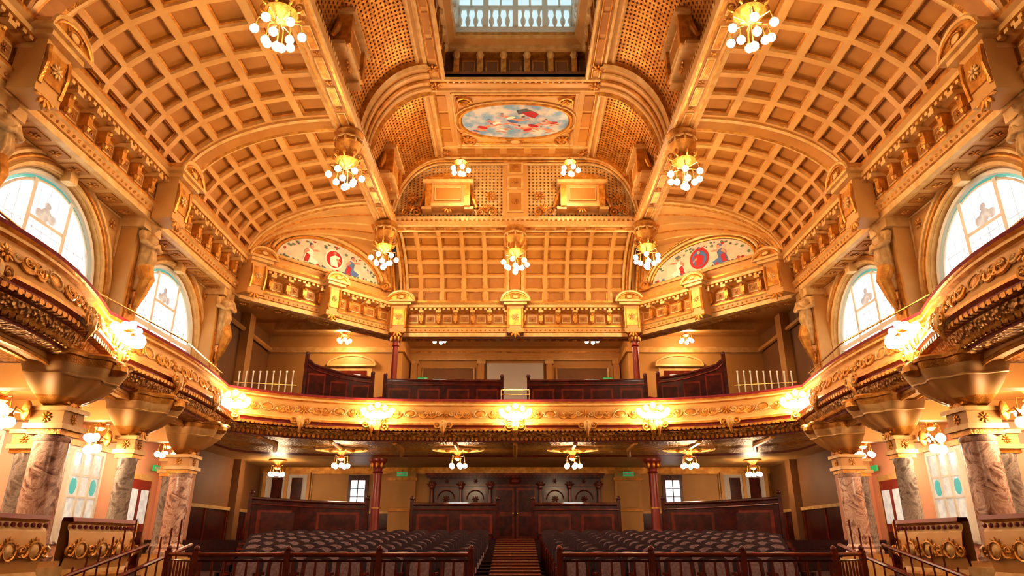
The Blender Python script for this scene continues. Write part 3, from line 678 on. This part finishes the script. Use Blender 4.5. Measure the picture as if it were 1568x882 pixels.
# ================================================================== GROUND FLOOR COLUMNS / BRACKETS
def mcol(m,r=.27,z0=-.35,z1=1.55):
    mb=MB(); mb.box(-r*1.4,r*1.4,-r*1.4,r*1.4,-.75,z0,'pale'); mb.box(-r*1.25,r*1.25,-r*1.25,r*1.25,z0,z0+.08,'cream')
    mb.lathe([(r*1.3,z0+.08),(r*1.35,z0+.14),(r*1.15,z0+.2),(r*1.2,z0+.25),(r*1.02,z0+.3),(r,z0+.4),(r*.94,z1-.1),(r,z1-.08),(r,z1)],(0,0,0),m,24)
    mb.box(-r*1.0,r*1.0,-r*1.0,r*1.0,z1,z1+.08,'gold'); mb.box(-r*1.2,r*1.2,-r*1.2,r*1.2,z1+.08,z1+.16,'pale'); mb.box(-r*1.0,r*1.0,-r*1.0,r*1.0,z1+.16,z1+.36,'cream'); mb.box(-r*1.2,r*1.2,-r*1.2,r*1.2,z1+.36,z1+.43,'pale')
    for a in range(4):
        th=a*pi/2; d=Vc((cos(th),sin(th),0)); e=Vc((-sin(th),cos(th),0)); rosette(mb,d*r*1.02+Z*(z1+.26),e,Z,d,.09,'gold')
    return mb.mesh('marble_column',True)
cp=mcol('marb',.26); cg=mcol('marg',.18); cg2=mcol('marg',.23)
for s in(-1,1):
    inst('marble_column',cp,(s*7.25,10.85,0)); inst('marble_column',cg,(s*7.7,13.9,0)); inst('marble_column',cp,(s*8.1,17.1,0))
    inst('marble_column',cg2,(s*9.2,13.2,0)); inst('marble_column',cg2,(s*8.75,18.0,0)); inst('marble_column',cp,(s*7.0,6.5,0))
def arcade(s):
    mb=MB(); cols=[(7.0,6.5),(7.25,10.85),(7.7,13.9),(8.1,17.1),(9.7,21)]
    for (xa,ya),(xb,yb) in zip(cols[:-1],cols[1:]):
        n=20
        rows=[]
        for off in(-.12,.12):
            lo=[];hi=[]
            for i in range(n+1):
                t=i/n; x=s*(xa+(xb-xa)*t)+off; y=ya+(yb-ya)*t; z=2.05+.55*max(0,1-(2*t-1)**4)**.6; lo.append(Vc((x,y,z))); hi.append(Vc((x,y,2.72)))
            mb.grid([lo,hi],'cream'); rows.append(lo)
            mb.tube(lo,.04,'gold',6)
            for t in(.1,.9):
                j=int(t*n); o=(lo[j]+hi[j])/2; spiral(mb,o+Z*.05,Vc((0,1,0)),Z,Vc((1 if off>0 else -1,0,0)),.12,1.4,1 if t<.5 else -1,.03,'gold')
        mb.grid(rows,'pale')
    for (xa,ya) in cols[:-1]:
        # fluted shell corbel, a solid quarter dome below the balcony edge
        rows=[]
        for q in range(7):
            u=q/6; rad=.16+.78*sin(u*pi/2)**1.3; z=1.98+.74*(1-cos(u*pi/2))**.8
            rows.append([Vc((s*(xa+.12)-s*rad*(1+.07*cos(10*a))*sin(a),ya+rad*(1+.07*cos(10*a))*cos(a),z)) for a in[pi*j/40 for j in range(41)]])
        mb.grid(rows,['gold','gold','cream','cream','pale','gold'])
        mb.tube([r for r in rows[-1]],.05,'gold',6); mb.tube([r for r in rows[4]],.02,'pale',5)
        mb.ball((s*(xa-.04),ya,1.98),(.16,.22,.14),'gold',8); leafspray(mb,Vc((s*(xa-.2),ya,2.12)),Vc((0,1,0)),-Z,Vc((-s,0,0)),.3,'gold')
        mb.ball((s*(xa-.8),ya,2.62),(.16,.16,.13),'gold',8)
        mb.obox((s*(xa+10.6)/2,ya,2.5),((10.6-xa)/2,0,0),(0,.12,0),(0,0,.2),'cream')
    return mb
arcade(-1).build('arcade_arches',True); arcade(1).build('arcade_arches',True)
for s in(-1,1):
    mb=MB()
    for path in([(-6.85,4),(-6.75,7),(-6.85,10.5)],[(-6.95,11.2),(-6.88,12.0),(-6.9,12.8),(-7.0,13.15),(-7.2,13.4),(-7.5,13.5)]):
        if s>0: path=[(-a,b) for a,b in path]
        mb.sweep(path,[(-.1,-.9),(-.1,.3),(-.08,.36),(.08,.36),(.1,.3),(.02,.26),(.02,.2),(.06,.14),(.1,-.1),(.02,-.4),(.06,-.46),(.12,-.5),(.12,-.6),(.02,-.64),(.02,-1.7)],
          ['cream','red','red','red','gold','pale','pale','cream','cream','pale','gold','gold','pale','cream'],side=-s)
        W,st=walk(path,.55)
        for p,t,n in W:
            n=n*(-s); o=p+n*.1+Z*(-.12); cartouche(mb,o,t,Z,n,.13,.12,'gold','pale')
            for d in(-1,1): spiral(mb,o+t*d*.24,t,Z,n,.1,1.3,d,.025,'gold',pi)
        W,st=walk(path,.14)
        for p,t,n in W: mb.ball(p-n*s*.07+Z*.22,.035,'red',5)
    mb.build('box_parapet',True)
# ================================================================== SEATING
def seats():
    mb=MB()
    for i in range(NR):
        y=RY0+i*RP; z=rowz(i); xw=4.7+2.3*min(1,i/9)
        nseat=int((xw-.65)/.54)
        for s in(-1,1):
            for k in range(nseat):
                x=s*(.68+.27+k*.54); 
                for yy,m,w,dz in((y+.26,'seat',.235,0),(y+.2,'seatp',.15,-.045)):
                    th=.05
                    pr=[(-w,.40)]+[(-w*cos(pi*j/8) , .80+dz+.07*sin(pi*j/8)) for j in range(9)]+[(w,.40)]
                    F=[Vc((x+a,yy+(b-.4)*.22,z+b)) for a,b in pr]; G=[p+Vc((0,th,0)) for p in F]
                    mb.face(F,m); mb.face(G,m); mb.grid([F,G],m)
                mb.obox((x,y+.02,z+.43),(.22,0,0),(0,.22,0),(0,0,.05),'seatp')
                mb.obox((x,y+.03,z+.35),(.21,0,0),(0,.2,0),(0,0,.04),'wood')
                mb.obox((x-.265,y+.08,z+.62),(.022,0,0),(0,.2,0),(0,0,.02),'woodl'); mb.obox((x-.265,y+.1,z+.3),(.015,0,0),(0,.05,0),(0,0,.3),'wood')
            x=s*(.68+nseat*.54); mb.obox((x,y+.1,z+.32),(.02,0,0),(0,.22,0),(0,0,.33),'wood')
    return mb
seats().build('auditorium_seat_rows')
mb=MB()
for s in(-1,1):
    pts=[(s*.62,10.25),(s*4.5,10.25),(s*5.3,11.2)]
    pts3=[Vc((*p,0)) for p in pts]
    mb.tube([p+Z*-.17 for p in pts3],.03,'woodl',8); mb.tube([p+Z*-.25 for p in pts3],.014,'wood',6); mb.tube([p+Z*-1.0 for p in pts3],.04,'wood',6)
    W,st=walk(pts,.16)
    for p,t,n in W: mb.lathe([(.014,-1.0),(.022,-.85),(.024,-.7),(.014,-.55),(.02,-.42),(.014,-.25)],(p.x,p.y,0),'woodl',6)
    W,st=walk(pts,1.3,0)
    for p,t,n in W+[(pts3[-1],0,0)]: mb.box(p.x-.04,p.x+.04,p.y-.04,p.y+.04,-1.7,-.12,'woodl'); mb.ball((p.x,p.y,-.09),.045,'woodl',8)
    for x in(5.55,6.3): mb.tube([(s*x,9.6,-.75),(s*x,10.4,-.45),(s*x,12.5,-.05)],.035,'woodl',8); [mb.tube([(s*x,9.6+.3*j,-1.6),(s*x,9.6+.3*j,-.75+.25*j*.55)],.014,'woodl',5) for j in range(9)]
mb.box(-5.3,-.55,10.15,10.7,FL,-1.05,'wood'); mb.box(.55,5.3,10.15,10.7,FL,-1.05,'wood')
mb.build('stalls_balustrade',True)
for s in(-1,1):
    p=[(s*.5,20.45),(s*1.6,20.5),(s*2.95,20.45)]; screen(p,[1.0]*3,.15,'stalls_partition',1.3)
    p=[(s*4.2,20.3),(s*5.4,20.2),(s*6.4,19.95),(s*7.25,19.6)]; screen(p,[1.0,1.04,1.08,1.12],.1,'stalls_partition',1.5)
# rear stalls joinery (central entrance screen)
mb=MB(); y=26.9
mb.box(-3.25,3.25,y,27.15,.05,2.45,'wood'); mb.box(-3.4,3.4,y-.2,y+.1,2.35,2.44,'woodl'); mb.box(-3.35,3.35,y-.14,y,2.27,2.35,'wood'); mb.box(-3.3,3.3,y-.08,y,1.97,2.04,'woodl')
for i in range(40): mb.box(-3.2+i*.162,-3.12+i*.162,y-.16,y-.1,2.29,2.34,'woodl')
for x in(-3.15,-2.05,-.95,.95,2.05,3.15):
    mb.lathe([(.1,.05),(.1,.2),(.06,.3),(.075,1.1),(.055,1.85),(.1,1.92),(.1,1.98)],(x,y-.12,0),'woodl',10)
    leafspray(mb,Vc((x,y-.16,1.98)),EX,Z,EYn,.25,'woodl')
for x in(-2.6,2.6,-1.5,1.5): 
    for z0,z1 in((.3,1.0),(1.12,1.9)): mb.box(x-.42,x+.42,y-.05,y,z0,z1,'woodl'); mb.box(x-.36,x+.36,y-.07,y-.04,z0+.06,z1-.06,'wood')
    P=[Vc((x+.32*cos(pi*i/12),y-.09,1.5+.32*sin(pi*i/12))) for i in range(13)]; mb.tube(P,.025,'woodl',5); rosette(mb,Vc((x,y-.09,1.5)),EX,Z,EYn,.14,'woodl'); rosette(mb,Vc((x,y-.09,2.16)),EX,Z,EYn,.1,'woodl',6)
for x in(-.42,.42):
    mb.box(x-.38,x+.38,y-.06,y,.1,1.92,'woodl'); mb.box(x-.3,x+.3,y-.08,y-.05,.2,.9,'wood'); mb.box(x-.3,x+.3,y-.08,y-.05,1.05,1.82,'wood'); mb.ball((x*.2,y-.1,1.0),.04,'brass',8)
cartouche(mb,Vc((0,y-.12,2.17)),EX,Z,EYn,.2,.1,'woodl','woodl')
mb.build('door_1_mahogany_entrance')
for s in(-1,1):
    mb=MB(); mb.box(s*4.3-.5,s*4.3+.5,27.0,27.2,.05,2.5,'cream'); mb.box(s*4.3-.56,s*4.3+.56,26.95,27.2,2.2,2.3,'gold'); mb.box(s*4.3-.38,s*4.3+.38,26.96,27.02,1.2,2.1,'ochre'); mb.box(s*4.3-.38,s*4.3+.38,26.96,27.02,.3,1.05,'ochre'); mb.box(s*4.3-.5,s*4.3+.5,26.93,27.0,1.08,1.16,'gold')
    mb.build('panelled_pilaster')
    mb=MB(); x=s*6.0; mb.box(x-.38,x+.38,27.05,27.2,.2,2.4,'wood'); mb.box(x-.26,x+.26,27.02,27.06,.9,2.2,'glass'); mb.box(x-.02,x+.02,27.0,27.05,.9,2.2,'wood')
    for z in(1.2,1.6,1.9): mb.box(x-.26,x+.26,27.0,27.05,z-.015,z+.015,'wood')
    mb.build('window_%d'%(7 if s<0 else 8))
def swin():
    mb=MB(); mb.box(-.75,.75,-.08,0,.05,2.3,'white'); mb.box(-.62,.62,-.1,-.06,.1,2.15,'glassd')
    for x in(-.62,-.2,.2,.62): mb.box(x-.04,x+.04,-.14,-.08,.1,2.15,'white')
    for z in(.1,.6,1.1,1.6,2.15): mb.box(-.62,.62,-.13,-.08,z-.025,z+.025,'white')
    mb.box(-.85,.85,-.16,0,2.25,2.38,'pale'); 
    for x in(-.4,.4): mb.ball((x,-.11,1.35),(.14,.01,.2),'glassb',10)
    return mb.mesh('side_window')
def sdoor():
    mb=MB(); mb.box(-.6,.6,-.1,0,-.75,1.7,'pale'); mb.box(-.48,.48,-.13,-.08,-.75,1.55,'iron')
    for x in(-.24,.24):
        mb.box(x-.16,x+.16,-.15,-.12,.45,1.3,'glassd'); mb.box(x-.16,x+.16,-.15,-.12,-.55,.25,'wood'); mb.tube([(x*.3,-.2,.1),(x*.3,-.2,.5)],.02,'brass')
    return mb.mesh('side_door')
sw=swin(); sd=sdoor(); wk=9
for s in(-1,1):
    for y,z in((17.2,-.1),(13.5,-.1),(10.3,-.1)):
        inst('window_%d'%wk,sw,(s*10.6,y,z),(pi/2 if s<0 else -pi/2)); wk+=1
    inst('door_%d'%(2 if s<0 else 3),sd,(s*10.6,19.8,0),pi/2 if s<0 else -pi/2,(1.2,1,1.05))
for s in(-1,1):
    mb=MB(); x=s*6.5; y=26.55
    mb.box(x-.8,x+.8,y-.06,y+.05,4.38,6.5,'pale'); mb.box(x-.62,x+.62,y-.1,y-.05,4.38,6.35,'woodl'); mb.box(x-.4,x+.4,y-.12,y-.09,5.2,6.2,'glassd')
    P=[Vc((x+.95*cos(pi*i/12),y-.12,6.55+.42*sin(pi*i/12))) for i in range(13)]; mb.face(P,'cream'); mb.tube(P+[P[0]],.06,'pale')
    mb.build('door_%d'%(4 if s<0 else 5))
ex=MB(); ex.box(-.2,.2,-.03,.03,-.08,.08,'green'); ex.box(-.16,.02,-.035,-.03,-.03,.03,'white'); ex.box(.08,.16,-.035,-.03,-.05,.05,'white'); ex.box(-.02,.02,-.01,.01,.08,.15,'brass'); exm=ex.mesh('exit_sign')
for x,y,z in((-4.3,26.8,2.42),(4.3,26.8,2.42),(-3.9,28.25,6.4),(3.9,28.25,6.4)): inst('exit_sign',exm,(x,y,z))
for s in(-1,1): inst('exit_sign',exm,(s*10.4,20.4,2.0),pi/2)
# ================================================================== LAMPS
def bulbs(mb,c,specs,rb=.062):
    for dx,dy,dz in specs:
        b=Vc(c)+Vc((dx,dy,dz)); mb.tube([Vc(c)+Vc((dx*.3,dy*.3,.28)),Vc(c)+Vc((dx*.9,dy*.9,dz*.3+.3)),b+Z*.1],.012,'brass',5)
        mb.lathe([(.03,.11),(.035,.06)],b,'brass',8); mb.ball(b,rb,'bulb',10)
def chandelier():
    mb=MB()
    mb.lathe([(.05,1.35),(.34,1.33),(.38,1.25),(.28,1.15),(.3,1.05),(.36,.95),(.3,.8),(.2,.65),(.26,.55),(.3,.48),(.22,.38),(.1,.3),(.02,.22)],(0,0,0),'gold',16)
    for i in range(8):
        a=2*pi*i/8; d=Vc((cos(a),sin(a),0)); e=Vc((-sin(a),cos(a),0)); leafspray(mb,d*.34+Z*1.1,e,-Z,d,.24,'pale',3); spiral(mb,d*.3+Z*.62,d,Z,e,.13,1.3,1,.03,'gold',pi)
    sp=[(.41*cos(2*pi*i/6+.3),.41*sin(2*pi*i/6+.3),.04) for i in range(6)]+[(.22*cos(2*pi*i/4),.22*sin(2*pi*i/4),-.12) for i in range(4)]
    bulbs(mb,(0,0,0),sp,.08); mb.ball((0,0,-.26),.085,'bulb',10); mb.tube([(0,0,.3),(0,0,-.18)],.012,'brass',5); return mb.mesh('chandelier',True)
ch=chandelier()
EC=170
for s in(-1,1):
    for y in(10.0,15.2,20.55):
        o=inst('chandelier',ch,(s*4.3,y,8.62)); plight((0,0,-.42),EC,o)
o=inst('chandelier',ch,(0,20.95,8.62)); plight((0,0,-.42),EC*.7,o)
def pend():
    mb=MB(); mb.tube([(0,0,1.5),(0,0,.3)],.012,'brass',5); mb.lathe([(.02,1.52),(.14,1.5),(.03,1.4)],(0,0,0),'gold',12); mb.lathe([(.03,.45),(.12,.38),(.2,.3),(.06,.2)],(0,0,0),'gold',12)
    bulbs(mb,(0,0,0),[(.26*cos(2*pi*i/5),.26*sin(2*pi*i/5),0) for i in range(5)]+[(0,0,-.12)],.08); return mb.mesh('pendant_light',True)
pm=pend()
for s in(-1,1): o=inst('pendant_light',pm,(s*1.78,19.4,11.28)); plight((0,0,-.3),60,o)
def blamp():
    mb=MB(); en=Vc((0,-1,0))
    cartouche(mb,Vc((0,-.3,0)),EX,Z,en,.2,.22,'gold','pale'); mb.tube([(0,-.35,-.2),(0,-.42,-.4),(0,-.3,-.62)],[.14,.09,.02],'gold',8)
    for d in(-1,1): spiral(mb,Vc((d*.2,-.38,-.3)),EX,Z,en,.13,1.3,d,.035,'gold',pi)
    for i in range(9):
        a=pi*i/8; x=.40*cos(a); z=.1-.2*sin(a); mb.tube([(x*.3,-.35,-.1),(x*.8,-.48,z-.1),(x,-.53,z)],.016,'brass',5); mb.ball((x,-.53-.12*sin(a),z+.03),.078,'bulb',10)
    for x,z in((-.2,.2),(0,.27),(.2,.2),(-.12,.02),(.12,.02)): mb.ball((x,-.58,z),.075,'bulb',10); mb.tube([(x*.4,-.35,.1),(x,-.5,z)],.014,'brass',5)
    return mb.mesh('balcony_lamp_cluster',True)
bl=blamp(); EB=30
def yb(x): return 18+2.1*(1-abs(x/7.75)**4)
for x,y,rz in((0,yb(0),0),(-3.95,yb(3.95),.06),(3.95,yb(3.95),-.06),(-7.75,18.0,.9),(7.75,18.0,-.9),(-7.45,11.75,pi/2-.05),(7.45,11.75,-pi/2+.05)):
    o=inst('balcony_lamp_cluster',bl,(x,y,3.38),rz); plight((0,-.76,.08),EB,o)
def ulamp():
    mb=MB(); mb.lathe([(.02,.5),(.3,.5),(.32,.46),(.15,.4),(.05,.3),(.12,.22),(.04,.15)],(0,0,0),'gold',14)
    bulbs(mb,(0,0,0),[(.22*cos(2*pi*i/5),.22*sin(2*pi*i/5),0) for i in range(5)],.075); return mb.mesh('aisle_fill_light',True)
ul=ulamp()
for x,y,z,e in((-5.4,21.7,2.2,42),(-1.78,21.7,2.2,42),(1.78,21.7,2.2,42),(5.4,21.7,2.2,42),(-8.3,24.5,2.2,28),(8.3,24.5,2.2,28),(-6.6,25.4,7.27,60),(-2.95,25.4,7.27,60),(2.95,25.4,7.27,60),(6.6,25.4,7.27,60)):
    o=inst('aisle_fill_light',ul,(x,y,z)); plight((0,0,-.12),e,o)
def sconce():
    mb=MB(); mb.ball((0,-.05,.15),(.12,.06,.16),'gold',8)
    for x in(-.16,.16): mb.tube([(0,-.05,.1),(x,-.25,.15),(x,-.3,.02)],.018,'brass',6); mb.lathe([(.03,.06),(.06,0),(.05,-.02)],(x,-.3,0),'brass',8); mb.ball((x,-.3,-.08),.09,'bulb',10)
    mb.ball((0,-.38,.12),.09,'bulb',10); return mb.mesh('wall_sconce',True)
sc=sconce()
for s in(-1,1):
    for x,y in((7.25,10.85),(7.7,13.9)):
        o=inst('wall_sconce',sc,(s*(x+.25),y-.3,1.75),s*.6); plight((0,-.5,-.05),26,o)
    for y in(8.7,12.4,15.6,18.8): o=inst('aisle_fill_light',ul,(s*9.4,y,2.2)); plight((0,0,-.14),40,o,(1,.70,.45))  # extra lights with fittings, added to brighten the side aisles
# unseen area lights added behind the camera as fill for the hall
for s in(-1,1):
    l=bpy.data.lights.new('hall_fill','AREA'); l.energy=230; l.color=(1,.72,.45); l.size=3; l.shape='SQUARE'
    o=bpy.data.objects.new('hall_fill',l); o.location=(s*5,-2.5,4.5); bpy.context.scene.collection.objects.link(o)
    o.rotation_euler=(math.radians(86),0,s*math.radians(5))
# world
w=bpy.data.worlds.new('World'); bpy.context.scene.world=w; w.use_nodes=True; w.node_tree.nodes['Background'].inputs[0].default_value=(.95,.62,.36,1); w.node_tree.nodes['Background'].inputs[1].default_value=.08
# camera
c=bpy.data.cameras.new('camera'); c.lens=24; c.sensor_width=36; c.shift_x=-.0032; c.clip_end=200
o=bpy.data.objects.new('camera',c); o.rotation_euler=(math.radians(90+20.4),0,0); bpy.context.scene.collection.objects.link(o); bpy.context.scene.camera=o
vs=bpy.context.scene.view_settings
try: vs.view_transform='Standard'; vs.look='None'
except Exception as e: print(e)
vs.exposure=-.12; vs.gamma=.85
